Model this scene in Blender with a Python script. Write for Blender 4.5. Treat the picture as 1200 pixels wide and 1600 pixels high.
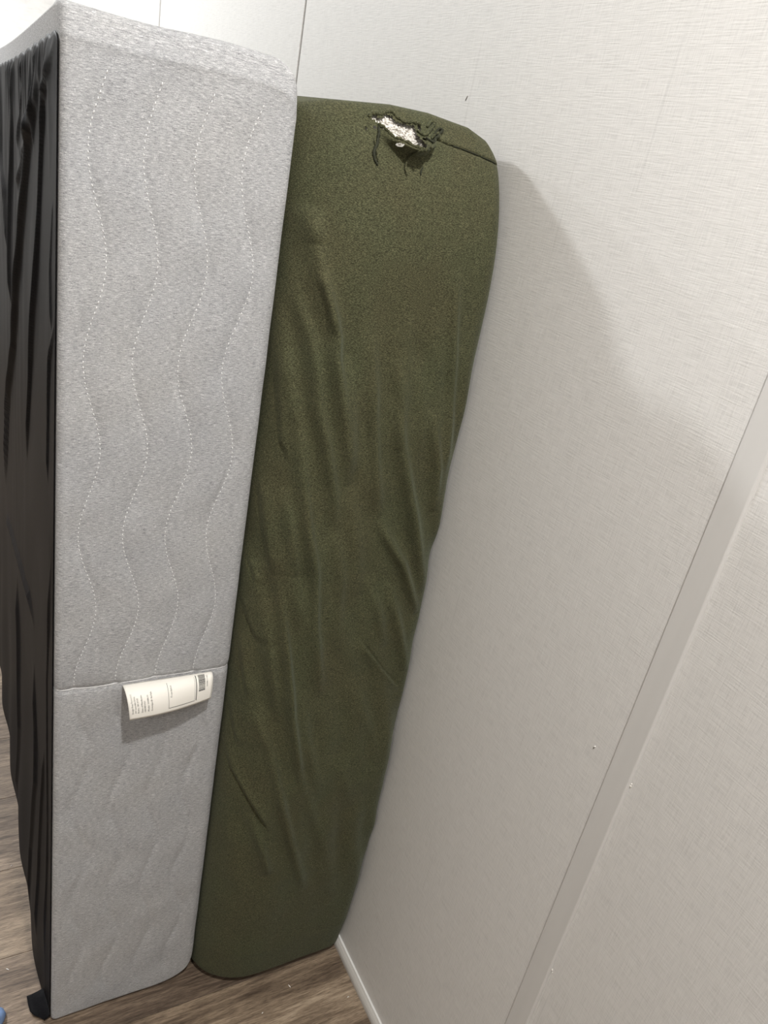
import bpy, math, random
import numpy as np
from mathutils import Matrix, Vector

for o in list(bpy.data.objects):
    bpy.data.objects.remove(o, do_unlink=True)
random.seed(7)
rng = np.random.default_rng(11)
SC = bpy.context.scene
COL = SC.collection

# ------------------------------------------------------------------ camera
# world axes: X towards the panelled wall, Y away from the viewer along it, Z up
CAM_H = 1.4487
cam_d = bpy.data.cameras.new('camera')
cam_d.sensor_fit = 'VERTICAL'
cam_d.sensor_height = 36.0
cam_d.lens = 27.0
cam_d.clip_start = 0.02
cam = bpy.data.objects.new('camera', cam_d)
COL.objects.link(cam)
AX = ((0.86898691, -0.04801324, 0.49250022),
      (-0.45899945, -0.45007054, 0.76600000),
      (0.18488170, -0.89170131, -0.41314347))
cam.matrix_world = Matrix(((AX[0][0], -AX[0][1], -AX[0][2], 0.0),
                           (AX[1][0], -AX[1][1], -AX[1][2], 0.0),
                           (AX[2][0], -AX[2][1], -AX[2][2], CAM_H),
                           (0, 0, 0, 1)))
SC.camera = cam

# ------------------------------------------------------------------ world, exposure
world = bpy.data.worlds.new('world')
SC.world = world
world.use_nodes = True
world.node_tree.nodes['Background'].inputs[0].default_value = (0.8, 0.85, 0.9, 1)
world.node_tree.nodes['Background'].inputs[1].default_value = 0.05
SC.view_settings.view_transform = 'Standard'
SC.view_settings.look = 'None'
SC.view_settings.gamma = 1.0
SC.view_settings.use_curve_mapping = False
SC.view_settings.exposure = 0.10

# ------------------------------------------------------------------ room size and lamp places
WX = 0.6515            # face of the panelled wall
ROOM_X0, ROOM_Y0, ROOM_Y1, ROOM_Z = -2.9, -2.6, 5.0, 2.55
LAMPS = [  # x, y, watts, diameter, colour
    (0.22, -0.04, 30.0, 0.10, (1.0, 0.975, 0.94)),
    (-0.95, 2.60, 55.0, 0.30, (0.97, 0.99, 1.0)),
    (-1.30, -0.90, 15.0, 0.16, (1.0, 0.96, 0.91)),  # unseen fill lamp, added to raise the ambient light
    (-0.45, 4.00, 48.0, 0.16, (0.97, 0.99, 1.0)),  # unseen lamp, added to brighten the far part of the walls
]

# ------------------------------------------------------------------ helpers
def tag(o, label=None, cat=None, group=None, kind=None):
    if label: o['label'] = label
    if cat: o['category'] = cat
    if group: o['group'] = group
    if kind: o['kind'] = kind
    return o

def mesh(name, verts, faces, mat=None, parent=None, smooth=True):
    me = bpy.data.meshes.new(name)
    verts = np.asarray(verts, dtype=float)
    me.from_pydata([tuple(v) for v in verts.tolist()], [], faces)
    me.update()
    if smooth:
        me.polygons.foreach_set('use_smooth', [True] * len(me.polygons))
    o = bpy.data.objects.new(name, me)
    COL.objects.link(o)
    if mat: me.materials.append(mat)
    if parent: attach(o, parent)
    return o

def attach(o, p):
    # children are modelled in world coordinates; only a top-level root has an offset
    o.parent = p
    if p.parent is None:
        o.matrix_parent_inverse = Matrix.Translation(-p.location)

def empty(name, loc):
    e = bpy.data.objects.new(name, None)
    e.empty_display_size = 0.1
    COL.objects.link(e)
    e.location = loc
    return e

def box_data(x0, x1, y0, y1, z0, z1, bev=0.0):
    import bmesh
    bm = bmesh.new()
    bmesh.ops.create_cube(bm, size=1.0)
    for v in bm.verts:
        v.co = Vector(((x0 + x1) / 2 + v.co.x * (x1 - x0), (y0 + y1) / 2 + v.co.y * (y1 - y0), (z0 + z1) / 2 + v.co.z * (z1 - z0)))
    if bev > 0:
        bmesh.ops.bevel(bm, geom=list(bm.edges), offset=bev, segments=2, profile=0.5, affect='EDGES')
    me = bpy.data.meshes.new('box')
    bm.to_mesh(me); bm.free()
    return me

def box(name, x0, x1, y0, y1, z0, z1, mat, parent=None, bev=0.0):
    me = box_data(x0, x1, y0, y1, z0, z1, bev)
    me.name = name
    me.materials.append(mat)
    o = bpy.data.objects.new(name, me)
    COL.objects.link(o)
    if parent: attach(o, parent)
    return o

def tube(points, r, n=6, caps=True):
    """verts, faces of a tube along points; r number or list"""
    P = [Vector(p) for p in points]
    m = len(P)
    rr = r if hasattr(r, '__len__') else [r] * m
    V, F = [], []
    prev = None
    for i in range(m):
        t = (P[min(i + 1, m - 1)] - P[max(i - 1, 0)]).normalized()
        a = Vector((0, 0, 1)) if abs(t.z) < 0.9 else Vector((0, 1, 0))
        if prev is None:
            u = t.cross(a).normalized()
        else:
            u = (prev - t * prev.dot(t)).normalized()
        prev = u
        w = t.cross(u)
        for k in range(n):
            an = 2 * math.pi * k / n
            V.append(P[i] + (u * math.cos(an) + w * math.sin(an)) * rr[i])
    for i in range(m - 1):
        for k in range(n):
            F.append((i * n + k, i * n + (k + 1) % n, (i + 1) * n + (k + 1) % n, (i + 1) * n + k))
    if caps:
        F.append(tuple(range(n - 1, -1, -1)))
        F.append(tuple((m - 1) * n + k for k in range(n)))
    return V, F

def merge(parts):
    V, F = [], []
    for v, f in parts:
        b = len(V)
        V += [tuple(p) for p in v]
        F += [tuple(i + b for i in q) for q in f]
    return V, F

def catmull(pts, n=8):
    P = [np.array(p, float) for p in pts]
    P = [2 * P[0] - P[1]] + P + [2 * P[-1] - P[-2]]
    out = []
    for i in range(1, len(P) - 2):
        for k in range(n):
            t = k / n
            out.append(0.5 * ((2 * P[i]) + (-P[i-1] + P[i+1]) * t + (2*P[i-1] - 5*P[i] + 4*P[i+1] - P[i+2]) * t*t + (-P[i-1] + 3*P[i] - 3*P[i+1] + P[i+2]) * t**3))
    out.append(P[-2])
    return np.array(out)

# ------------------------------------------------------------------ materials
class NT:
    def __init__(s, name):
        s.m = bpy.data.materials.new(name)
        s.m.use_nodes = True
        s.t = s.m.node_tree
        s.b = s.t.nodes['Principled BSDF']
    def n(s, typ, **kw):
        nd = s.t.nodes.new(typ)
        for k, v in kw.items():
            if k.startswith('i_'):
                key = k[2:]
                key = int(key) if key.isdigit() else key.replace('_', ' ')
                nd.inputs[key].default_value = v
            else:
                setattr(nd, k, v)
        return nd
    def l(s, a, b): s.t.links.new(a, b)
    def coord(s, scale=(1, 1, 1), rot=(0, 0, 0), add=None):
        tc = s.n('ShaderNodeTexCoord')
        mp = s.n('ShaderNodeMapping')
        mp.inputs['Scale'].default_value = scale
        mp.inputs['Rotation'].default_value = rot
        s.l(tc.outputs['Object'], mp.inputs[0])
        if add is not None: s.l(add, mp.inputs['Location'])
        return mp.outputs[0]
    def noise(s, scale=(1, 1, 1), detail=2.0, rough=0.5, add=None, dist=0.0, rot=(0, 0, 0)):
        nz = s.n('ShaderNodeTexNoise')
        nz.inputs['Scale'].default_value = 1.0
        nz.inputs['Detail'].default_value = detail
        nz.inputs['Roughness'].default_value = rough
        nz.inputs['Distortion'].default_value = dist
        s.l(s.coord(scale, rot, add), nz.inputs['Vector'])
        return nz.outputs[0]
    def ramp(s, f, stops):
        r = s.n('ShaderNodeValToRGB')
        e = r.color_ramp.elements
        while len(e) < len(stops): e.new(0.5)
        for el, (p, c) in zip(e, stops):
            el.position = p
            el.color = (*c, 1) if len(c) == 3 else c
        s.l(f, r.inputs[0])
        return r.outputs[0]
    def mix(s, f, a, b, mode='MIX'):
        m = s.n('ShaderNodeMix', data_type='RGBA', blend_type=mode)
        for sock, v in ((m.inputs[0], f), (m.inputs[6], a), (m.inputs[7], b)):
            if hasattr(v, 'is_linked'): s.l(v, sock)
            elif isinstance(v, (int, float)): sock.default_value = v
            else: sock.default_value = (*v, 1)
        return m.outputs[2]
    def math(s, op, a, b=None, c=None):
        m = s.n('ShaderNodeMath', operation=op)
        for k, v in enumerate((a, b, c)):
            if v is None: continue
            if hasattr(v, 'is_linked'): s.l(v, m.inputs[k])
            else: m.inputs[k].default_value = v
        return m.outputs[0]
    def bump(s, h, strength, dist):
        b = s.n('ShaderNodeBump')
        b.inputs['Strength'].default_value = strength
        b.inputs['Distance'].default_value = dist
        s.l(h, b.inputs['Height'])
        s.l(b.outputs[0], s.b.inputs['Normal'])
    def col(s, c):
        if hasattr(c, 'is_linked'): s.l(c, s.b.inputs['Base Color'])
        else: s.b.inputs['Base Color'].default_value = (*c, 1)
    def set(s, **kw):
        for k, v in kw.items(): s.b.inputs[k.replace('_', ' ')].default_value = v
        return s

def mat_plain(name, c, rough=0.5, spec=0.5):
    t = NT(name); t.col(c); t.set(Roughness=rough, Specular_IOR_Level=spec)
    return t.m

def mat_wall(name, c, smooth=False):
    """woven vinyl wall board: long weft lines, sparser warp lines"""
    t = NT(name)
    if not smooth:
        weft = t.noise((20, 34, 640), 2, 0.55)
        warp = t.noise((20, 620, 40), 2, 0.55)
        slub = t.noise((20, 120, 3), 2, 0.5)
        h = t.math('ADD', t.math('MULTIPLY', weft, 1.0), t.math('MULTIPLY', warp, 0.75))
        f = t.math('ADD', t.math('MULTIPLY', weft, 0.55), t.math('MULTIPLY', warp, 0.45))
        shade = t.ramp(f, [(0.30, tuple(x * 0.86 for x in c)), (0.5, c), (0.70, tuple(min(1, x * 1.07) for x in c))])
        thread = t.ramp(slub, [(0.25, (0.93, 0.93, 0.93)), (0.33, (1, 1, 1))])
        t.col(t.mix(1.0, shade, thread, 'MULTIPLY'))
        t.bump(h, 0.30, 0.0007)
        t.set(Roughness=0.52, Specular_IOR_Level=0.35)
    else:
        f = t.noise((30, 60, 4), 2, 0.5)
        t.col(t.ramp(f, [(0.3, tuple(x * 0.96 for x in c)), (0.7, c)]))
        t.bump(t.noise((200, 200, 200), 2), 0.06, 0.001)
        t.set(Roughness=0.45, Specular_IOR_Level=0.4)
    return t.m

def mat_floor():
    t = NT('wood_plank')
    oi = t.n('ShaderNodeObjectInfo')
    cx = t.n('ShaderNodeCombineXYZ')
    for k, f in enumerate((17.0, 9.0, 5.0)):
        t.l(t.math('MULTIPLY', oi.outputs['Random'], f), cx.inputs[k])
    off = cx.outputs[0]
    grain = t.noise((9, 130, 10), 8, 0.7, off, 0.8)
    broad = t.noise((3.0, 17, 4), 4, 0.6, off, 1.2)
    fine = t.noise((60, 900, 40), 3, 0.65, off)
    g = t.math('ADD', t.math('MULTIPLY', grain, 0.55), t.math('MULTIPLY', broad, 0.45))
    c = t.ramp(g, [(0.34, (0.060, 0.042, 0.029)), (0.44, (0.15, 0.110, 0.078)), (0.54, (0.26, 0.198, 0.142)), (0.66, (0.42, 0.335, 0.25))])
    streak = t.ramp(fine, [(0.33, (0.50, 0.48, 0.46)), (0.5, (1, 1, 1)), (0.70, (1.25, 1.25, 1.25))])
    c = t.mix(1.0, c, streak, 'MULTIPLY')
    tone = t.ramp(oi.outputs['Random'], [(0.0, (0.78, 0.76, 0.76)), (1.0, (1.15, 1.14, 1.1))])
    t.col(t.mix(1.0, c, tone, 'MULTIPLY'))
    t.bump(t.math('ADD', t.math('MULTIPLY', grain, 0.6), t.math('MULTIPLY', fine, 0.5)), 0.25, 0.002)
    t.set(Roughness=0.48, Specular_IOR_Level=0.4)
    return t.m

def mat_ticking():
    """grey heathered knit with short horizontal dashes"""
    t = NT('grey_heather_knit')
    dash = t.noise((150, 150, 1250), 2, 0.6)
    dash2 = t.noise((500, 500, 1300), 2, 0.6)
    grain = t.noise((1500, 1500, 1500), 2, 0.6)
    f = t.math('ADD', t.math('ADD', t.math('MULTIPLY', dash, 0.45), t.math('MULTIPLY', dash2, 0.25)), t.math('MULTIPLY', grain, 0.30))
    c = t.ramp(f, [(0.33, (0.13, 0.132, 0.137)), (0.45, (0.345, 0.347, 0.353)), (0.55, (0.475, 0.476, 0.48)), (0.67, (0.84, 0.84, 0.835))])
    cloud = t.ramp(t.noise((9, 9, 9), 2), [(0.3, (0.94, 0.95, 0.97)), (0.7, (1, 1, 1))])
    t.col(t.mix(1.0, c, cloud, 'MULTIPLY'))
    t.bump(f, 0.4, 0.0007)
    t.set(Roughness=0.8, Specular_IOR_Level=0.25, Sheen_Weight=0.12, Sheen_Roughness=0.4)
    return t.m

def mat_sheet():
    t = NT('olive_jersey')
    a = t.noise((420, 420, 1300), 2, 0.6)
    b = t.noise((1500, 1500, 1500), 2, 0.6)
    f = t.math('ADD', t.math('MULTIPLY', a, 0.55), t.math('MULTIPLY', b, 0.45))
    c = t.ramp(f, [(0.38, (0.020, 0.0206, 0.0108)), (0.5, (0.058, 0.0585, 0.0295)), (0.62, (0.130, 0.129, 0.072))])
    patch = t.ramp(t.noise((14, 14, 9), 3), [(0.35, (1.0, 0.96, 0.93)), (0.65, (0.96, 1.0, 0.97))])
    t.col(t.mix(1.0, c, patch, 'MULTIPLY'))
    t.bump(f, 0.35, 0.001)
    t.set(Roughness=0.85, Specular_IOR_Level=0.2, Sheen_Weight=0.15, Sheen_Roughness=0.45)
    t.b.inputs['Sheen Tint'].default_value = (0.55, 0.62, 0.5, 1)
    return t.m

def mat_dust():
    t = NT('black_nonwoven')
    a = t.noise((500, 500, 160), 2, 0.6)
    t.col(t.ramp(a, [(0.35, (0.004, 0.004, 0.005)), (0.65, (0.009, 0.009, 0.0105))]))
    t.bump(a, 0.2, 0.0008)
    t.set(Roughness=0.58, Specular_IOR_Level=0.10)
    return t.m

def mat_core():
    t = NT('white_knit_ticking')
    a = t.noise((300, 300, 700), 2, 0.6)
    t.col(t.ramp(a, [(0.38, (0.16, 0.14, 0.11)), (0.47, (0.50, 0.47, 0.42)), (0.58, (0.72, 0.70, 0.65))]))
    t.bump(a, 0.5, 0.001)
    t.set(Roughness=0.8)
    return t.m

M_PANEL = mat_wall('woven_vinyl_wallboard', (0.70, 0.688, 0.667))
M_BATTEN = mat_wall('smooth_vinyl_batten', (0.66, 0.648, 0.628), True)
M_GAP = mat_plain('panel_gap', (0.16, 0.15, 0.14), 0.8)
M_WHITE = mat_plain('painted_white', (0.78, 0.77, 0.75), 0.5)
M_MOULD = mat_plain('shaded_moulding', (0.50, 0.48, 0.45), 0.6, 0.2)  # grey base colour carries the shade on the moulding's front face
M_CEIL = mat_plain('ceiling_white', (0.80, 0.80, 0.79), 0.8, 0.2)
M_FLOOR = mat_floor()
M_SUB = mat_plain('subfloor_dark', (0.03, 0.022, 0.017), 0.9)
M_TICK = mat_ticking()
M_STITCH = mat_plain('white_thread', (0.74, 0.74, 0.74), 0.6)
M_DUST = mat_dust()
M_SHEET = mat_sheet()
M_CORE = mat_core()
M_THREAD = mat_plain('dark_olive_thread', (0.030, 0.032, 0.020), 0.8, 0.2)
M_PAPER = mat_plain('paper_tag', (0.90, 0.875, 0.81), 0.6, 0.3)
M_INK = mat_plain('black_print', (0.035, 0.035, 0.035), 0.7, 0.2)
M_BLUE = mat_plain('blue_cotton', (0.20, 0.30, 0.52), 0.8, 0.2)
M_CHIP = mat_plain('chipped_white', (0.92, 0.90, 0.86), 0.7)
M_HOUSING = mat_plain('lamp_trim_white', (0.85, 0.85, 0.84), 0.4)

# ------------------------------------------------------------------ lamps (recessed ceiling lights, the last two added as fill)
t = NT('lamp_diffuser'); t.col((0.9, 0.9, 0.88)); t.set(Roughness=0.4)
t.b.inputs['Emission Color'].default_value = (1, 0.97, 0.92, 1)
t.b.inputs['Emission Strength'].default_value = 4.0
M_DIFF = t.m
lamp_label = ['round recessed ceiling lamp over the near end of the panelled wall',
              'round recessed ceiling lamp beyond the far end of the box spring',
              'unseen fill lamp added at the ceiling in the middle of the room',
              'unseen lamp added at the ceiling to brighten the far wall']
for (lx, ly, w, d, c), lab in zip(LAMPS, lamp_label):
    e = empty('ceiling_or_fill_lamp', (lx, ly, ROOM_Z))
    tag(e, lab, 'ceiling lamp', 'recessed ceiling lamps')
    ring = []
    prof = [(d / 2 + 0.018, 0.0), (d / 2 + 0.018, -0.004), (d / 2 + 0.008, -0.008), (d / 2, -0.006), (d / 2, 0.0)]
    n = 32
    V = [(lx + r * math.cos(2 * math.pi * k / n), ly + r * math.sin(2 * math.pi * k / n), ROOM_Z + z) for r, z in prof for k in range(n)]
    F = [(i * n + k, i * n + (k + 1) % n, (i + 1) * n + (k + 1) % n, (i + 1) * n + k) for i in range(len(prof) - 1) for k in range(n)]
    mesh('trim_ring', V, F, M_HOUSING, e)
    V = [(lx + d / 2 * math.cos(2 * math.pi * k / n), ly + d / 2 * math.sin(2 * math.pi * k / n), ROOM_Z - 0.003) for k in range(n)]
    mesh('diffuser', V, [tuple(range(n - 1, -1, -1))], M_DIFF, e)
    ld = bpy.data.lights.new('lamp_light', 'AREA')
    ld.shape = 'DISK'; ld.size = d; ld.energy = w; ld.color = c
    lo = bpy.data.objects.new('lamp_light', ld)
    COL.objects.link(lo)
    lo.location = (lx, ly, ROOM_Z - 0.012)

# ------------------------------------------------------------------ room shell
fl = box('floor', ROOM_X0, WX + 0.02, ROOM_Y0, ROOM_Y1, -0.03, -0.0035, M_SUB); tag(fl, kind='structure')
PW = 0.196
row = 0
y = 0.840 - PW * 18
while y < ROOM_Y1:
    y0, y1 = max(y, ROOM_Y0), min(y + PW, ROOM_Y1)
    if y1 - y0 > 0.01:
        x = ROOM_X0 - random.random() * 1.2
        if abs(y - 0.840) < 0.01 or abs(y - 0.644) < 0.01: x = -2.9 - 0.9
        while x < WX:
            x0, x1 = max(x, ROOM_X0), min(x + 1.22, WX)
            if x1 - x0 > 0.02:
                box('plank', x0 + 0.0007, x1 - 0.0007, y0 + 0.0004, y1 - 0.0004, -0.0035, 0.0, M_FLOOR, fl, 0.0004)
            x += 1.22
    y += PW
    row += 1

tag(box('ceiling', ROOM_X0, WX + 0.02, ROOM_Y0, ROOM_Y1, ROOM_Z, ROOM_Z + 0.03, M_CEIL), kind='structure')
tag(box('wall_left', ROOM_X0 - 0.03, ROOM_X0, ROOM_Y0, ROOM_Y1, 0, ROOM_Z, M_PANEL), kind='structure')
tag(box('wall_back', ROOM_X0, WX + 0.02, ROOM_Y0 - 0.03, ROOM_Y0, 0, ROOM_Z, M_PANEL), kind='structure')
tag(box('wall_far', ROOM_X0, WX + 0.02, ROOM_Y1, ROOM_Y1 + 0.03, 0, ROOM_Z, M_PANEL), kind='structure')
wr = box('wall_right', WX + 0.004, WX + 0.03, ROOM_Y0, ROOM_Y1, 0, ROOM_Z, M_GAP); tag(wr, kind='structure')
PITCH = 1.2370
joints = [0.428 + PITCH * k for k in range(-2, 4)]
OPEN = joints[3]          # this joint has lost its batten
edges = [ROOM_Y0] + joints + [ROOM_Y1]
for a, b in zip(edges[:-1], edges[1:]):
    lo_ = a + (0.0010 if a in joints[:4] else 0)
    hi_ = b - (0.010 if b != ROOM_Y1 else 0) + (0.0 if b != OPEN else 0.002)
    if hi_ > lo_: box('wall_panel', WX, WX + 0.004, lo_, hi_, 0.0, ROOM_Z, M_PANEL, wr, 0.0006)
for k, j in enumerate([q for q in joints if q != OPEN]):
    # flat batten: its far edge meets the panel joint, its near edge is a rounded bead
    prof = [(WX + 0.003, j), (WX - 0.0022, j), (WX - 0.0026, j - 0.001), (WX - 0.0036, j - 0.029)]
    for q in range(7):
        an = q / 6 * math.pi / 2
        prof.append((WX - 0.0036 + 0.0036 * (1 - math.cos(an)), j - 0.029 - 0.0033 * math.sin(an)))
    prof.append((WX + 0.003, j - 0.0326))
    n = len(prof)
    V = [(px, py, z) for z in (0.0, ROOM_Z) for px, py in prof]
    F = [(i, (i + 1) % n, n + (i + 1) % n, n + i) for i in range(n)] + [tuple(range(n)), tuple(range(2 * n - 1, n - 1, -1))]
    o = mesh('trim_%d' % (k + 1), V, F, M_BATTEN, None, False)
    tag(o, kind='structure')
# nail chips and scuffs along the nearest batten
for (yy, zz, s) in ((0.3955, 0.8687, 0.0022), (0.3950, 0.8720, 0.0012), (0.3952, 0.5488, 0.0020), (0.3935, 0.5460, 0.0011), (0.4140, 0.5600, 0.0009)):
    V = []; F = []
    for i in range(6):
        an = i * math.pi / 3
        V.append((WX - 0.0003, yy + s * math.cos(an) * random.uniform(0.7, 1.1), zz + s * math.sin(an) * random.uniform(0.8, 1.4)))
    V.append((WX - 0.0016, yy, zz))
    F = [(i, (i + 1) % 6, 6) for i in range(6)]
    mesh('paint_chip', V, F, M_CHIP, bpy.data.objects['trim_3'])
for (yy, zz, dz, m) in ((0.4575, 0.8715, 0.0026, M_CHIP), (0.4580, 0.8695, 0.0022, M_GAP), (1.0225, 1.5415, 0.006, M_GAP)):
    v, f = tube([(WX - 0.0002, yy, zz - dz / 2), (WX - 0.0004, yy - dz * 0.25, zz), (WX - 0.0002, yy - dz * 0.5, zz + dz / 2)], 0.0007, 5)
    mesh('scuff_mark', v, f, m, wr)
# low shoe moulding at the wall foot
prof = [(WX, 0.0), (WX - 0.0125, 0.0), (WX - 0.0125, 0.0060), (WX - 0.0112, 0.0098), (WX - 0.0085, 0.0130), (WX - 0.0045, 0.0150), (WX, 0.0150)]
n = len(prof)
V = [(px, yy, pz) for yy in (ROOM_Y0, ROOM_Y1) for px, pz in prof]
F = [(i, (i + 1) % n, n + (i + 1) % n, n + i) for i in range(n)] + [tuple(range(n)), tuple(range(2 * n - 1, n - 1, -1))]
bb = tag(mesh('baseboard_right', V, F, M_MOULD, None, False), kind='structure')
box('cap_strip', WX - 0.0042, WX - 0.0002, ROOM_Y0, ROOM_Y1, 0.0149, 0.0172, M_WHITE, bb, 0.0005)

# ------------------------------------------------------------------ heightfield body: displaced front, sides swept back
def quarter(d, ext, depth):
    """setback of a rounded edge at distance d from it (numpy)"""
    u = np.clip(1 - d / ext, 0, 1)
    return depth * (1 - np.sqrt(np.maximum(0, 1 - u * u)))

def edge_lines(a, b, step, fine, band):
    n1 = max(2, int(band / fine)); n2 = max(2, int((b - a - 2 * band) / step))
    s = np.concatenate([np.linspace(a, a + band, n1, endpoint=False), np.linspace(a + band, b - band, n2, endpoint=False), np.linspace(b - band, b, n1 + 1)])
    return s

def front_body(name, X, Tz, zt_f, zb_f, y_f, yback, mat, parent, keep=None, ysteps=8, sag=None, power=1.6):
    """X: x lines, Tz: 0..1 lines; zt/zb: top and bottom as functions of x; y_f(x,z,zt,zb) front depth"""
    nx, nz = len(X), len(Tz)
    XX, TT = np.meshgrid(X, Tz)
    ZT, ZB = zt_f(XX), zb_f(XX)
    ZZ = ZB + (ZT - ZB) * TT
    YY = y_f(XX, ZZ, ZT, ZB)
    V = np.stack([XX, YY, ZZ], -1).reshape(-1, 3)
    idx = np.arange(nx * nz).reshape(nz, nx)
    q = np.stack([idx[:-1, :-1], idx[:-1, 1:], idx[1:, 1:], idx[1:, :-1]], -1).reshape(-1, 4)
    if keep is not None:
        c = V[q].mean(1)
        q = q[keep(c[:, 0], c[:, 2])]
    loop = np.concatenate([idx[0, :], idx[1:, -1], idx[-1, -2::-1], idx[-2:0:-1, 0]])
    nl = len(loop)
    base = V[loop]
    vs = [V]; faces = q.tolist()
    prev = loop
    off = nx * nz
    for s in range(1, ysteps + 1):
        k = (s / ysteps) ** power
        ring = base.copy()
        ring[:, 1] = base[:, 1] + (yback - base[:, 1]) * k
        if sag is not None: ring[:, 2] -= sag(ring[:, 1]) * np.clip((base[:, 2] - 0.3) / 1.2, 0, 1)
        vs.append(ring)
        cur = off + np.arange(nl)
        nxt = np.roll(np.arange(nl), -1)
        faces += np.stack([prev, cur, cur[nxt], prev[nxt]], -1).tolist()
        prev = cur; off += nl
    faces.append(prev.tolist()[::-1])
    return mesh(name, np.concatenate(vs), faces, mat, parent)

def seg_dist(x, z, pl):
    """distance, signed side (+ = right of the downward line) and position along a polyline"""
    pl = np.asarray(pl, float)
    best = np.full(x.shape, 1e9); side = np.zeros(x.shape); tt = np.zeros(x.shape)
    L = np.concatenate([[0], np.cumsum(np.hypot(*np.diff(pl, axis=0).T))])
    for i in range(len(pl) - 1):
        a, b = pl[i], pl[i + 1]
        d = b - a; l2 = d @ d
        t = np.clip(((x - a[0]) * d[0] + (z - a[1]) * d[1]) / l2, 0, 1)
        ex, ez = x - (a[0] + d[0] * t), z - (a[1] + d[1] * t)
        r = np.hypot(ex, ez)
        cr = d[0] * ez - d[1] * ex
        m = r < best
        best = np.where(m, r, best); side = np.where(m, np.sign(cr), side)
        tt = np.where(m, (L[i] + t * math.sqrt(l2)) / L[-1], tt)
    return best, side, tt

def wob(x, z, seed, sc):
    r = np.random.default_rng(seed)
    s = np.zeros_like(x)
    for k in range(6):
        a, b = r.normal(0, sc, 2); p = r.uniform(0, 6.28)
        s += np.sin(a * x + b * z + p)
    return s / 6

# ------------------------------------------------------------------ box spring standing on its long side
BX0, BX1, BY0, BY1, BH = 0.112, 0.3575, 0.886, 2.905, 1.524
box_spring = empty('box_spring', (0.232, BY0, 0))
tag(box_spring, 'grey fabric box spring standing on its side with black dust cover and paper tag', 'box spring')
XC = [0.149, 0.203, 0.257, 0.311]
SEAM_Z = 0.7195
def wave_x(i, z):
    ph = np.where(z > SEAM_Z, 2 * np.pi * (z - 1.292) / 0.2235, 2 * np.pi * (z - 0.594) / 0.204)
    return XC[i] + 0.0115 * np.cos(ph) + 0.0012 * np.sin(z * 23 + i)
def seam_z(x):
    return SEAM_Z + 0.0005 * np.sin(x * 60) + 0.004 * np.exp(-(x - BX0) / 0.006)
def corner(x, r, x1):
    u = np.clip((x - (x1 - r)) / r, 0, 1)
    return r * (1 - np.sqrt(1 - u * u))
def box_zt(x): return BH - corner(x, 0.036, BX1) - 0.002 * np.sin((x - BX0) * 20)**2
def box_zb(x): return 0.0005 + corner(x, 0.055, BX1)
def box_y(x, z, zt, zb):
    y = BY0 + quarter(x - BX0, 0.010, 0.010) + quarter(BX1 - x, 0.016, 0.014) + quarter(z - zb, 0.012, 0.012)
    # the top edge: a soft wrapped-over strip below the upper corner
    d = zt - z
    y = y + np.clip((0.027 - d) / 0.027, 0, 1) ** 1.2 * 0.008 + quarter(d, 0.006, 0.008)
    y = y - 0.0006 * np.exp(-((d - 0.029) / 0.004) ** 2)
    # quilting: grooves under the stitch lines, soft pillows between
    fade = np.clip((1.480 - z) / 0.05, 0, 1) * np.clip((z - 0.03) / 0.03, 0, 1)
    low = np.where(z < SEAM_Z, 0.95, 1.0)
    g = np.zeros_like(x)
    for i in range(4):
        dx = (x - wave_x(i, z))
        g += np.exp(-(dx / 0.0050) ** 2) * 0.0013 + np.exp(-(dx / 0.013) ** 2) * 0.0010
    y = y + g * fade * low
    ds = z - seam_z(x)
    y = y + 0.0022 * np.exp(-(ds / 0.004) ** 2) + 0.002 * np.exp(-(ds / 0.018) ** 2)
    y = y + 0.0016 * wob(x, z, 3, 22) + 0.0009 * wob(x, z, 5, 60)
    return y
def box_sag(y): return 0.036 * np.sin(np.pi * np.clip((y - BY0) / (BY1 - BY0), 0, 1))   # the long upper edge dips between the corners
Xb = edge_lines(BX0, BX1, 0.0021, 0.0010, 0.014)
Tb = edge_lines(0, 1, 0.0020, 0.0009, 0.022)
front_body('fabric_cover', Xb, Tb, box_zt, box_zb, box_y, BY1, M_TICK, box_spring, None, 30, box_sag, 1.15)
def box_front_y(x, z):
    x, z = np.atleast_1d(np.float64(x)), np.atleast_1d(np.float64(z))
    return box_y(x, z, box_zt(x), box_zb(x))
# quilting stitches
for i in range(4):
    for z_hi, z_lo, rad in ((1.474, SEAM_Z + 0.008, 0.00062), (SEAM_Z - 0.012, 0.055, 0.0005)):
        parts = []
        z = z_hi
        while z > z_lo:
            za, zb_ = z, z - 0.0038
            zz = np.array([za, (za + zb_) / 2, zb_])
            xx = wave_x(i, zz) + np.array([0, 0.0004, 0.0])
            yy = box_front_y(xx, zz) + np.array([0.0004, -rad * 0.55, 0.0004])
            parts.append(tube(np.stack([xx, yy, zz], -1), [rad * 0.6, rad, rad * 0.6], 5))
            z -= 0.0062
        v, f = merge(parts)
        o = mesh('stitch_line', v, f, M_STITCH if z_hi > 1 else M_TICK, box_spring)
# seam with pale cord across the middle
xs = np.linspace(BX0 + 0.0005, BX1 - 0.0005, 60)
zs = seam_z(xs); ys = box_front_y(xs, zs) + 0.0002
v, f = tube(np.stack([xs, ys, zs], -1), 0.00085, 6)
tag(mesh('seam_cord', v, f, M_STITCH, box_spring), 'pale cord in the seam across the middle of the end')

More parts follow.
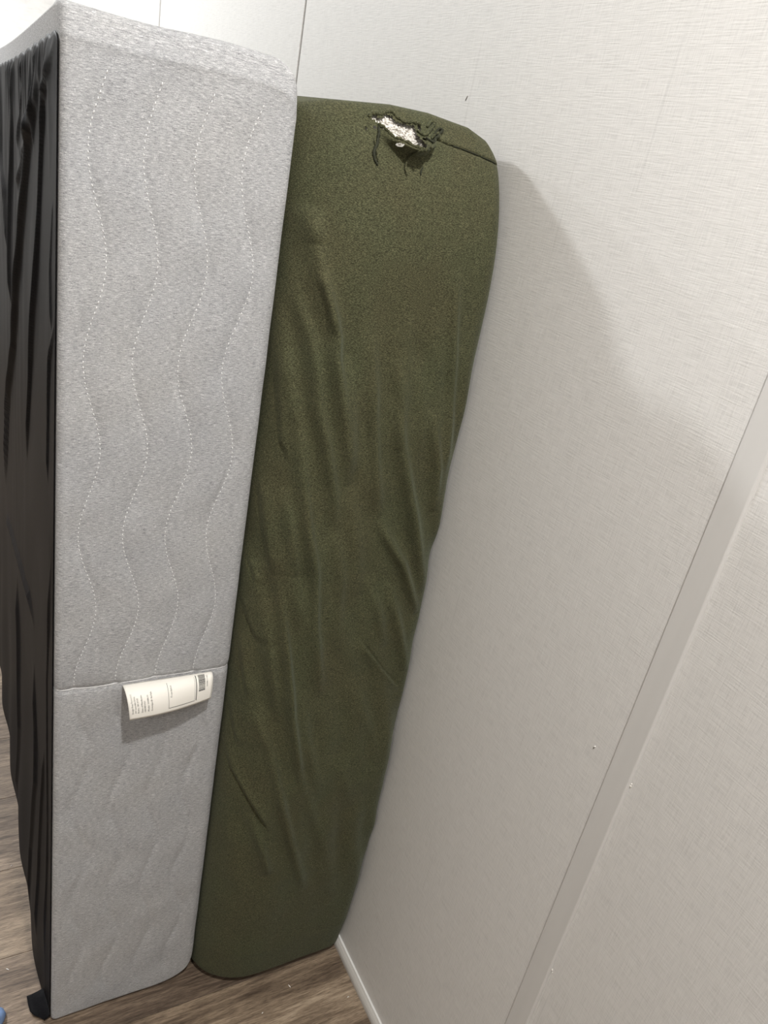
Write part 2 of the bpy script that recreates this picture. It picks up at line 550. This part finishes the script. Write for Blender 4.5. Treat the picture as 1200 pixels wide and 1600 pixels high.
# black dust cover on the face away from the wall
FOLD = [([(0.903, 1.49), (0.946, 1.463), (0.983, 1.439), (1.006, 1.394), (1.032, 1.317), (1.068, 1.22), (1.126, 1.111), (1.155, 1.046), (1.21, 0.922)], 0.006, 0.010),
        ([(1.018, 1.487), (1.062, 1.436), (1.135, 1.384), (1.225, 1.281), (1.306, 1.166), (1.389, 1.053), (1.553, 0.88), (1.664, 0.665)], 0.009, 0.018),
        ([(1.13, 1.475), (1.112, 1.4), (1.226, 1.362), (1.319, 1.302)], 0.004, 0.012),
        ([(1.60, 1.45), (1.589, 1.331), (1.521, 1.278), (1.49, 1.179)], 0.005, 0.02),
        ([(0.889, 1.253), (0.898, 1.216), (0.93, 1.171), (0.941, 1.121), (0.95, 0.999)], 0.0035, 0.006),
        ([(1.641, 0.614), (1.345, 0.672), (1.176, 0.696), (1.109, 0.678)], 0.006, 0.014),
        ([(0.916, 1.352), (0.934, 1.271), (0.92, 1.203)], 0.002, 0.006),
        ([(0.90, 0.95), (0.945, 0.70), (0.93, 0.45), (0.925, 0.12)], 0.003, 0.006),
        ([(1.12, 0.60), (1.06, 0.40), (1.10, 0.20), (1.08, 0.05)], 0.006, 0.02),
        ([(1.40, 0.60), (1.32, 0.30), (1.36, 0.06)], 0.007, 0.03),
        ([(0.98, 0.55), (1.00, 0.30), (0.985, 0.10)], 0.004, 0.012),
        ([(1.35, 1.48), (1.40, 1.30), (1.43, 1.10)], 0.006, 0.02),
        ([(1.22, 1.48), (1.25, 1.42), (1.30, 1.36)], 0.003, 0.01),
        ([(1.06, 1.49), (1.075, 1.43), (1.10, 1.38)], 0.003, 0.008)]
yl = np.concatenate([np.linspace(0.8945, 1.5, 300, endpoint=False), np.linspace(1.5, 2.895, 140)])
def cover_top(y):
    base = 1.4985 - 0.010 * np.exp(-((y - 0.8945) / 0.010))
    return base + 0.003 * np.abs(np.sin(y * 47 + 0.8 * np.sin(y * 13))) - 0.0008 - box_sag(y)
tl = np.linspace(0, 1, 320)
YY, TT = np.meshgrid(yl, tl)
ZT = cover_top(YY)
ZZ = 0.004 + (ZT - 0.004) * TT
D = np.zeros_like(YY)
for pl, a, w in FOLD:
    d, s, t_ = seg_dist(YY, ZZ, pl)
    ww = np.where(s > 0, w, w * 0.35)
    D += a * np.exp(-(d / ww) ** 2) * np.clip(np.minimum(t_, 1 - t_) * 8, 0.0, 1)
pin = np.clip((YY - 0.8945) / 0.03, 0, 1) * np.clip((ZT - ZZ) / 0.012, 0.15, 1)
gather = 0.0016 * np.sin(YY * 230 + 3 * np.sin(YY * 31)) * np.exp(-(ZT - ZZ) / 0.05)
gather += 0.0014 * np.sin(YY * 75 + 4 * np.sin(YY * 9) + 2 * ZZ) * np.exp(-(ZT - ZZ) / 0.28)
sag = 0.010 * np.exp(-((ZZ - 0.0) / 0.35) ** 2) * (1 + 0.35 * np.sin(YY * 26)) + 0.004 * wob(YY, ZZ, 9, 9) + 0.002 * wob(YY, ZZ, 10, 25)
D = (D + gather + np.maximum(sag, -0.001)) * pin
XX = BX0 - 0.0016 - np.maximum(D, 0)
V = np.stack([XX, YY, ZZ], -1).reshape(-1, 3)
ny, nz = len(yl), len(tl)
idx = np.arange(ny * nz).reshape(nz, ny)
q = np.stack([idx[:-1, :-1], idx[1:, :-1], idx[1:, 1:], idx[:-1, 1:]], -1).reshape(-1, 4).tolist()
dust = mesh('dust_cover', V, q, M_DUST, box_spring)
tag(dust, 'wrinkled black non-woven dust cover stapled along the edges')
so = dust.modifiers.new('thickness', 'SOLIDIFY'); so.thickness = 0.0006; so.offset = 0
# torn flap of dust cover near the floor
g = [[(0.1080, 0.938, 0.027), (0.0960, 0.9385, 0.021), (0.0860, 0.9400, 0.016), (0.0785, 0.9420, 0.012)],
     [(0.1085, 0.925, 0.030), (0.0975, 0.9250, 0.022), (0.0870, 0.9260, 0.013), (0.0795, 0.9270, 0.009)],
     [(0.1090, 0.912, 0.026), (0.0985, 0.9120, 0.018), (0.0890, 0.9130, 0.010), (0.0815, 0.9150, 0.007)],
     [(0.1095, 0.900, 0.022), (0.1010, 0.9010, 0.014), (0.0950, 0.9020, 0.008), (0.0870, 0.9070, 0.006)],
     [(0.1100, 0.890, 0.018), (0.1050, 0.8910, 0.010), (0.1020, 0.8920, 0.006), (0.1000, 0.8960, 0.005)]]
V = [p for r in g for p in r]
F = [(r * 4 + c, r * 4 + c + 1, r * 4 + c + 5, r * 4 + c + 4) for r in range(4) for c in range(3)]
fo = mesh('torn_flap', V, F, M_DUST, dust)
m = fo.modifiers.new('smooth', 'SUBSURF'); m.subdivision_type = 'SIMPLE'; m.levels = 2; m.render_levels = 2
m = fo.modifiers.new('thickness', 'SOLIDIFY'); m.thickness = 0.0007; m.offset = 0

# paper tag curling out of the seam
def tag_point(u, v, lift=0.0):
    """u across (0 left .. 1 right), v along the paper (0 at the seam .. 1 at the free edge)"""
    xa, xb = 0.2003 + (0.3277 - 0.2003) * u, 0.2052 + (0.3252 - 0.2052) * u
    x = xa + (xb - xa) * v ** 1.5
    p = 0.034 + (0.0175 - 0.034) * u + 0.004 * math.sin(u * math.pi)
    y0, z0 = BY0 - 0.0006, 0.7185
    zb = 0.6825 - 0.001 * math.sin(u * 3.14) + 0.004 * max(0, u - 0.9) 
    c = [(y0, z0), (y0 - p * 0.75, z0 + 0.006), (y0 - p * 1.02, z0 - 0.012), (y0 - p, zb)]
    w = [(1 - v) ** 3, 3 * v * (1 - v) ** 2, 3 * v * v * (1 - v), v ** 3]
    yy = sum(a * b[0] for a, b in zip(w, c)); zz = sum(a * b[1] for a, b in zip(w, c))
    dw = [-3 * (1 - v) ** 2, 3 * (1 - v) ** 2 - 6 * v * (1 - v), 6 * v * (1 - v) - 3 * v * v, 3 * v * v]
    dy = sum(a * b[0] for a, b in zip(dw, c)); dz = sum(a * b[1] for a, b in zip(dw, c))
    l = math.hypot(dy, dz)
    return (x, yy + lift * dz / l, zz - lift * dy / l)
nu, nv = 30, 24
V = [tag_point(i / nu, j / nv) for j in range(nv + 1) for i in range(nu + 1)]
F = [(j * (nu + 1) + i, (j + 1) * (nu + 1) + i, (j + 1) * (nu + 1) + i + 1, j * (nu + 1) + i + 1) for j in range(nv) for i in range(nu)]
paper = mesh('paper_tag', V, F, M_PAPER, box_spring)
tag(paper, 'white printed paper tag with barcode curling out of the seam')
m = paper.modifiers.new('thickness', 'SOLIDIFY'); m.thickness = 0.0003; m.offset = 0
LIFT = 0.00045
def text_on_tag(s, u0, v0, vlen_per_char, h):
    """a line reading upwards on the tag: starts at v0 (low) and runs to smaller v; h = letter height in u"""
    cu = bpy.data.curves.new('print', 'FONT'); cu.body = s; cu.size = 1.0; cu.resolution_u = 1
    to = bpy.data.objects.new('print', cu); COL.objects.link(to)
    bpy.context.view_layer.update()
    me = to.evaluated_get(bpy.context.evaluated_depsgraph_get()).to_mesh()
    vs = [(v.co.x, v.co.y) for v in me.vertices]
    fs = [tuple(p.vertices) for p in me.polygons]
    w = max(v[0] for v in vs)
    out = [tag_point(u0 - v[1] * h + 0, max(0.02, v0 - v[0] / w * vlen_per_char * len(s)), LIFT) for v in vs]
    to.evaluated_get(bpy.context.evaluated_depsgraph_get()).to_mesh_clear()
    bpy.data.objects.remove(to); bpy.data.curves.remove(cu)
    return out, fs
def strip(u0, u1, v0, v1, n=8):
    V = []; F = []
    for k in range(n + 1):
        v = v0 + (v1 - v0) * k / n
        V += [tag_point(u0, v, LIFT), tag_point(u1, v, LIFT)]
    for k in range(n): F.append((2 * k, 2 * k + 2, 2 * k + 3, 2 * k + 1))
    return V, F
def strip_u(u0, u1, v0, v1, n=12):
    V = []; F = []
    for k in range(n + 1):
        u = u0 + (u1 - u0) * k / n
        V += [tag_point(u, v0, LIFT), tag_point(u, v1, LIFT)]
    for k in range(n): F.append((2 * k, 2 * k + 1, 2 * k + 3, 2 * k + 2))
    return V, F
prints = []
for s, u, v0, c in (('Design Sleep Factory LLC', 0.050, 0.86, 0.0215), ('101 Lansdale Drive', 0.083, 0.86, 0.024), ('Rome, GA 30165', 0.114, 0.86, 0.027),
                    ('Date of Manufacture', 0.158, 0.86, 0.0235), ('03/08/2021', 0.190, 0.86, 0.027), ('Model: 100084-10', 0.230, 0.86, 0.026), ('Prototype ID: No/Style', 0.270, 0.86, 0.0225)):
    prints.append(text_on_tag(s, u, v0, c, 0.027))
prints.append(text_on_tag('Foundation', 0.500, 0.64, 0.034, 0.030))
prints.append(strip(0.455, 0.4585, 0.20, 0.90, 14))
prints.append(strip_u(0.455, 0.775, 0.893, 0.903))
prints.append(strip(0.774, 0.776, 0.18, 0.90, 14))
prints.append(strip(0.790, 0.7985, 0.12, 0.90, 14))
v = 0.12
while v < 0.70:
    w = random.choice((0.008, 0.008, 0.014, 0.020))
    prints.append(strip_u(0.822, 0.902, v, v + w, 4))
    v += w + random.choice((0.008, 0.010, 0.016))
prints.append(text_on_tag('100084 10 4021', 0.935, 0.62, 0.030, 0.024))
pv, pf = merge(prints)
tag(mesh('tag_print', pv, pf, M_INK, paper, False), 'black print on the paper tag', kind='stuff')

# ------------------------------------------------------------------ mattress in a torn olive sheet
MX0, MX1, MYB = 0.3600, 0.6475, 2.76
mattress = empty('mattress', (0.50, 0.84, 0))
tag(mattress, 'thick mattress in dark olive fitted sheet with a torn hole, wedged against the wall', 'mattress')
RIDGES = [
    ([(0.3732, 1.3795), (0.3849, 1.3489), (0.3976, 1.3065), (0.4149, 1.2622), (0.4222, 1.2416), (0.4247, 1.2139), (0.4407, 1.1578), (0.4589, 1.0961), (0.4728, 1.0408)], 0.0060, 0.0090),
    ([(0.366, 1.3269), (0.3752, 1.2786), (0.3948, 1.2302), (0.4043, 1.1904), (0.4123, 1.1478), (0.4281, 1.1026), (0.4357, 1.0767), (0.4512, 1.0296), (0.4625, 0.9737)], 0.0050, 0.0080),
    ([(0.3856, 0.9332), (0.3928, 0.8935), (0.4073, 0.8318), (0.4279, 0.7182), (0.4354, 0.6679), (0.4594, 0.5679), (0.4793, 0.4998)], 0.0060, 0.0070),
    ([(0.3825, 1.1693), (0.3967, 1.1071), (0.4099, 1.0345), (0.4223, 0.9768), (0.4405, 0.9084), (0.4544, 0.8165), (0.4678, 0.756), (0.4816, 0.6893)], 0.0050, 0.0080),
    ([(0.4682, 1.2494), (0.4836, 1.1841), (0.4907, 1.1409), (0.5138, 1.0442), (0.5313, 0.9794)], 0.0030, 0.0080),
    ([(0.5735, 1.3381), (0.5856, 1.2784), (0.6044, 1.1883), (0.617, 1.1239), (0.6255, 1.0553)], 0.0040, 0.0080),
    ([(0.5145, 1.1678), (0.5426, 1.0938), (0.5766, 1.0072), (0.6114, 0.9132), (0.633, 0.8611)], 0.0050, 0.0090),
    ([(0.5272, 0.9897), (0.5439, 0.9632), (0.5794, 0.9161), (0.6292, 0.8189)], 0.0060, 0.0080),
    ([(0.5627, 0.8831), (0.5911, 0.8172), (0.6292, 0.7145)], 0.0040, 0.0080),
    ([(0.3855, 0.6648), (0.4124, 0.5968), (0.4418, 0.4902), (0.4506, 0.462), (0.4793, 0.3692), (0.5209, 0.2524)], 0.0050, 0.0080),
    ([(0.3977, 0.4591), (0.4224, 0.3912), (0.4429, 0.3213)], 0.0040, 0.0070),
    ([(0.4728, 1.0408), (0.501, 0.9408), (0.5183, 0.8653)], 0.0025, 0.0120),
    ([(0.5454, 1.2209), (0.5662, 1.1511), (0.5776, 1.0763)], 0.0025, 0.0100),
    ([(0.5341, 0.5644), (0.5731, 0.4411)], 0.0020, 0.0120),
    ([(0.3585, 1.2931), (0.3713, 1.1974), (0.3891, 1.1206)], 0.0030, 0.0100),
    ([(0.4403, 1.2144), (0.4603, 1.1316), (0.4764, 1.0595)], 0.0025, 0.0090),
    ([(0.5117, 1.2191), (0.5309, 1.1505), (0.5391, 1.0957)], 0.0025, 0.0090),
    ([(0.3877, 1.0303), (0.4037, 0.9588), (0.4164, 0.9011)], 0.0040, 0.0080),
    ([(0.4581, 0.9836), (0.4811, 0.9011), (0.4927, 0.8139)], 0.0025, 0.0090),
    ([(0.383, 0.829), (0.3999, 0.7479), (0.4192, 0.6467)], 0.0040, 0.0070),
    ([(0.5289, 0.8963), (0.5576, 0.8273), (0.5802, 0.7665)], 0.0030, 0.0090),
    ([(0.4482, 0.7063), (0.4716, 0.6058), (0.5131, 0.475)], 0.0025, 0.0090),
    ([(0.5484, 0.688), (0.5889, 0.5903), (0.612, 0.517)], 0.0020, 0.0100),
    ([(0.4674, 0.5558), (0.5083, 0.4327), (0.5503, 0.3252)], 0.0020, 0.0100),
    ([(0.5786, 1.1514), (0.6069, 1.066), (0.6191, 0.9948)], 0.0040, 0.0080),
    ([(0.38, 1.3816), (0.3895, 1.3423)], 0.0030, 0.0100),
]
CREASES = [
    ([(0.3643, 1.2118), (0.3678, 1.1739), (0.3741, 1.1274), (0.3794, 1.0923), (0.3912, 1.0655)], 0.0050, 0.0140),
    ([(0.3638, 1.0371), (0.3676, 1.0004), (0.3727, 0.9609), (0.3866, 0.8982)], 0.0060, 0.0160),
    ([(0.3617, 0.8479), (0.3679, 0.8169), (0.381, 0.7813)], 0.0040, 0.0140),
    ([(0.3637, 0.91), (0.3715, 0.8752)], 0.0030, 0.0100),
    ([(0.3622, 0.7852), (0.3674, 0.7343), (0.3771, 0.6785)], 0.0040, 0.0120),
    ([(0.3571, 0.5901), (0.3685, 0.5406), (0.3876, 0.5034), (0.4155, 0.4548), (0.4302, 0.4281)], 0.0050, 0.0120),
    ([(0.3607, 0.6666), (0.3649, 0.6303), (0.3735, 0.5832)], 0.0040, 0.0100),
    ([(0.5299, 0.7905), (0.5847, 0.7239), (0.6286, 0.6746)], -0.0040, 0.0120),
    ([(0.3899, 1.3134), (0.4059, 1.272), (0.4147, 1.2426)], 0.0040, 0.0100),
]
HOLE = [(0.4449, 1.4872), (0.4505, 1.4889), (0.4545, 1.4871), (0.4595, 1.4887), (0.4661, 1.4925), (0.4719, 1.4929), (0.475, 1.4864), (0.4811, 1.4875), (0.4904, 1.4865), (0.4994, 1.4874), (0.5031, 1.4781), (0.507, 1.4735), (0.5102, 1.47), (0.5018, 1.4646), (0.4957, 1.4649), (0.4852, 1.4658), (0.4743, 1.4693), (0.4654, 1.471), (0.4597, 1.4771), (0.4533, 1.4811)]
SMALL = [(0.4382, 1.4737), (0.4488, 1.4764), (0.4723, 1.4637), (0.5073, 1.4868), (0.5098, 1.4753)]
SEAM = [(0.5221, 1.4794), (0.531, 1.4782), (0.5478, 1.4755), (0.5673, 1.4745), (0.5976, 1.4708), (0.6302, 1.4664)]
T1 = [(0.453, 1.4791), (0.4519, 1.4699), (0.449, 1.4595), (0.4457, 1.4504), (0.4472, 1.4428), (0.4503, 1.4381)]
T2 = [(0.493, 1.4638), (0.491, 1.4581), (0.4901, 1.4526), (0.4866, 1.446), (0.4859, 1.4392), (0.4879, 1.4341)]
T3 = [(0.5106, 1.445), (0.508, 1.4405), (0.5073, 1.4363)]
LOOP = [(0.503, 1.4834), (0.5114, 1.4802), (0.5196, 1.4856), (0.5277, 1.4923), (0.5317, 1.4957), (0.5264, 1.4961), (0.5177, 1.4893)]
LIP = [(0.4525, 1.4751), (0.4591, 1.4725), (0.4652, 1.4683), (0.4741, 1.4659), (0.485, 1.4632), (0.4964, 1.4624), (0.5081, 1.4656), (0.5176, 1.4719), (0.529, 1.4772)]
UP = [(0.4418, 1.4866), (0.4497, 1.4913), (0.4565, 1.4913), (0.4675, 1.496), (0.4747, 1.496), (0.4788, 1.4916), (0.4885, 1.4894), (0.5003, 1.4909), (0.5093, 1.4911)]
ZTX = np.array([0.3575, 0.375, 0.406, 0.48, 0.534, 0.592, 0.620, 0.636, 0.643, 0.6465, 0.6475])
ZTZ = np.array([1.480, 1.494, 1.503, 1.512, 1.513, 1.508, 1.499, 1.489, 1.478, 1.466, 1.452])
def mat_zt(x): return np.interp(x, ZTX, ZTZ) - 0.007
def mat_zb(x): return 0.0006 + quarter(x - MX0, 0.03, 0.010) + quarter(MX1 - x, 0.03, 0.016)
def mat_y0(x, z, zt, zb):
    y = np.interp(z, [0, 0.1, 0.3, 0.5, 0.9, 1.2, 1.52], [0.836, 0.822, 0.811, 0.811, 0.830, 0.840, 0.846])
    y = y + quarter(x - MX0, 0.112, 0.085) + quarter(MX1 - x, 0.030, 0.026)
    y = y + quarter(zt - z, 0.19, 0.072) + quarter(z - zb, 0.024, 0.034)
    return y
def sheet_y(x, z, zt, zb):
    y = mat_y0(x, z, zt, zb)
    D = np.zeros_like(x)
    for pl, a, w in RIDGES:
        d, s, t_ = seg_dist(x, z, pl)
        D += a * (2.3 * np.exp(-(d / w) ** 2) + 0.5 * np.exp(-(d / (2.4 * w)) ** 2)) * np.sin(np.pi * np.clip(t_, 0, 1)) ** 0.8
    for pl, a, w in CREASES:
        d, s, t_ = seg_dist(x, z, pl)
        sd = d * s * (1 if a > 0 else -1)
        step = 1 / (1 + np.exp(-np.clip(sd / 0.0008, -40, 40)))
        D -= 0.0028 * np.exp(-((sd + 0.0012) / 0.0012) ** 2) * np.clip(np.minimum(t_, 1 - t_) * 5, 0, 1)
        D += 1.8 * abs(a) * step * np.exp(-np.maximum(sd, 0) / w) * np.exp(-(np.minimum(sd, 0) / 0.004) ** 2) * np.clip(np.minimum(t_, 1 - t_) * 5, 0, 1) * np.where((t_ <= 0) | (t_ >= 1), np.exp(-(d / 0.006) ** 2), 1)
    mid = np.clip((1.36 - z) / 0.2, 0, 1) * np.clip((z - 0.1) / 0.2, 0, 1)
    D += mid * (0.0042 * np.sin(x * 118 + z * 32 + 2.2 * np.sin(z * 7)) * np.clip(wob(x, z, 21, 14) + 0.4, 0, 1) + 0.0020 * wob(x, z, 22, 60))
    D += 0.0020 * wob(x, z, 23, 30)
    # lower lip of the tear hangs forward
    d, s, t_ = seg_dist(x, z, LIP)
    above = s > 0       # left-to-right line: positive side is above
    env = np.sin(np.clip(t_, 0, 1) * np.pi)
    lip = np.where(above, np.exp(-(d / 0.008) ** 2), np.exp(-(d / 0.0055) ** 2))
    D += 0.023 * lip * env
    D -= np.where(above, 0, 0.0025 * np.exp(-((d - 0.018) / 0.012) ** 2) * env)
    # upper rim slightly puffed
    d, s, t_ = seg_dist(x, z, UP)
    D += 0.0015 * np.exp(-(d / 0.005) ** 2)
    # sewn corner seam
    d, s, t_ = seg_dist(x, z, SEAM)
    D -= 0.0022 * np.exp(-(d / 0.0018) ** 2)
    D += np.where(s > 0, 0.002, 0.0) * np.exp(-(d / 0.008) ** 2)
    return y - D
def in_poly(x, z, poly):
    r = np.zeros(x.shape, bool); n = len(poly); j = n - 1
    for i in range(n):
        xi, zi = poly[i]; xj, zj = poly[j]
        c = ((zi > z) != (zj > z)) & (x < (xj - xi) * (z - zi) / (zj - zi + 1e-12) + xi)
        r ^= c; j = i
    return r
def keep_sheet(x, z):
    # frayed outline
    jx = x + 0.0009 * np.sin(z * 2300 + x * 900); jz = z + 0.0009 * np.sin(x * 1900) + 0.0006 * np.sin(x * 4300 + 1)
    k = ~in_poly(jx, jz, HOLE)
    for (sx, sz), (rx, rz) in zip(SMALL, ((0.0011, 0.0022), (0.0022, 0.0016), (0.0034, 0.0019), (0.0022, 0.0042), (0.0022, 0.0014))):
        k &= ((x - sx) / rx) ** 2 + ((z - sz) / rz) ** 2 > 1
    return k
Xm = edge_lines(MX0, MX1, 0.0013, 0.0010, 0.012)
Tm = np.concatenate([np.linspace(0, 0.03, 40, endpoint=False), np.linspace(0.03, 0.945, 640, endpoint=False), np.linspace(0.945, 1.0, 120)])
sheet = front_body('fitted_sheet', Xm, Tm, mat_zt, mat_zb, sheet_y, MYB, M_SHEET, mattress, keep_sheet)
tag(sheet, 'dark olive heathered jersey sheet pulled into folds')
def core_y(x, z, zt, zb): return mat_y0(x, z, zt + 0.007, zb - 0.007) + 0.0045 + 0.016 / (1 + np.exp((z - 1.458) / 0.003))
Xc = edge_lines(MX0 + 0.007, MX1 - 0.007, 0.006, 0.003, 0.02)
Tc = edge_lines(0, 1, 0.008, 0.004, 0.08)
tag(front_body('mattress_body', Xc, Tc, lambda x: mat_zt(x) - 0.007, lambda x: mat_zb(x) + 0.007, core_y, MYB - 0.01, M_CORE, mattress), 'white knit mattress showing through the tear')
def sy(x, z, lift=0.0):
    xa, za = np.atleast_1d(np.float64(x)), np.atleast_1d(np.float64(z))
    return sheet_y(xa, za, mat_zt(xa), mat_zb(xa)) - lift
def on_sheet(pl, n, lift, jit=0.0):
    c = catmull(pl, n)
    y = sy(c[:, 0], c[:, 1], lift)
    P = np.stack([c[:, 0], y, c[:, 1]], -1)
    return P + rng.normal(0, jit, P.shape) if jit else P
# rolled, frayed upper rim of the tear
P = on_sheet(UP, 10, 0.0006, 0.0002)
v, f = tube(P, (0.0019 + 0.0006 * np.sin(np.arange(len(P)) * 0.9) + rng.normal(0, 0.0002, len(P))).clip(0.0009).tolist(), 8)
mesh('torn_rim', v, f, M_SHEET, sheet)
P = on_sheet(HOLE[12:], 8, 0.0010, 0.0004)
v, f = tube(P, (0.0017 + rng.normal(0, 0.0004, len(P))).clip(0.0008).tolist(), 7)
mesh('torn_rim', v, f, M_SHEET, sheet)
for pl, r0, lift, m in ((T1, 0.0017, 0.001, M_THREAD), (T2, 0.0010, 0.003, M_SHEET), (T3, 0.0009, 0.001, M_THREAD), (LOOP, 0.0019, 0.002, M_SHEET),
                        ([(x + 0.008, z - 0.006) for x, z in LOOP[::-1]], 0.0016, 0.003, M_THREAD),
                        ([(x + 0.002, z - 0.012) for x, z in LOOP], 0.0018, 0.002, M_SHEET),
                        ([(0.4470, 1.4640), (0.4480, 1.4560), (0.4500, 1.4480), (0.4510, 1.4420)], 0.0012, 0.001, M_SHEET)):
    P = on_sheet(pl, 8, lift, 0.00015)
    k = np.linspace(0, 1, len(P))
    v, f = tube(P, (r0 * (0.55 + 0.6 * np.sin(k * 2.6 + 0.3)) + rng.normal(0, r0 * 0.12, len(P))).clip(r0 * 0.3).tolist(), 6)
    mesh('loose_thread', v, f, m, sheet)
P = on_sheet(SEAM, 12, -0.0002)
v, f = tube(P, 0.0009, 6)
mesh('corner_seam', v, f, M_THREAD, sheet)

# ------------------------------------------------------------------ small things on the floor
# crumpled blue cloth, mostly outside the picture
nu, nv = 40, 18
V, F = [], []
for j in range(nv + 1):
    ph = j / nv * math.pi / 2
    for i in range(nu):
        th = 2 * math.pi * i / nu
        k = 1 + 0.10 * math.sin(3 * th + 0.7) + 0.05 * math.sin(7 * th + 3 * ph)
        hgt = 0.034 * (1 + 0.25 * math.sin(5 * th + 4 * ph) * math.cos(ph))
        V.append((-0.034 + 0.070 * k * math.cos(ph) * math.cos(th), 0.918 + 0.060 * k * math.cos(ph) * math.sin(th), 0.0005 + hgt * math.sin(ph)))
for j in range(nv):
    for i in range(nu):
        F.append((j * nu + i, j * nu + (i + 1) % nu, (j + 1) * nu + (i + 1) % nu, (j + 1) * nu + i))
F.append(tuple(range(nu - 1, -1, -1)))
tag(mesh('blue_cloth', V, F, M_BLUE), 'light blue cloth on the floor at the lower left edge', 'cloth')
for (fx, fy, l, an), lab in zip(((0.5223, 0.7998, 0.007, 1.9), (0.0533, 1.0116, 0.006, 2.4), (0.4577, 0.7708, 0.003, 0.4), (0.0776, 1.2386, 0.003, 1.0), (0.6200, 0.7400, 0.004, 0.2)),
                                ('longest white lint fibre on the floor in front of the olive mattress', 'white lint fibre on the floor left of the black dust cover flap',
                                 'tiny white crumb on the floor nearest the viewer below the mattress', 'tiny white crumb on the floor farther along the dust cover',
                                 'small white lint bit on the floor beside the wall moulding')):
    v, f = tube([(fx - l / 2 * math.cos(an), fy - l / 2 * math.sin(an), 0.0008), (fx, fy, 0.0013), (fx + l / 2 * math.cos(an), fy + l / 2 * math.sin(an), 0.0008)], [0.0006, 0.0008, 0.0005], 6)
    tag(mesh('lint', v, f, M_CHIP), lab, 'lint', 'lint on the floor')
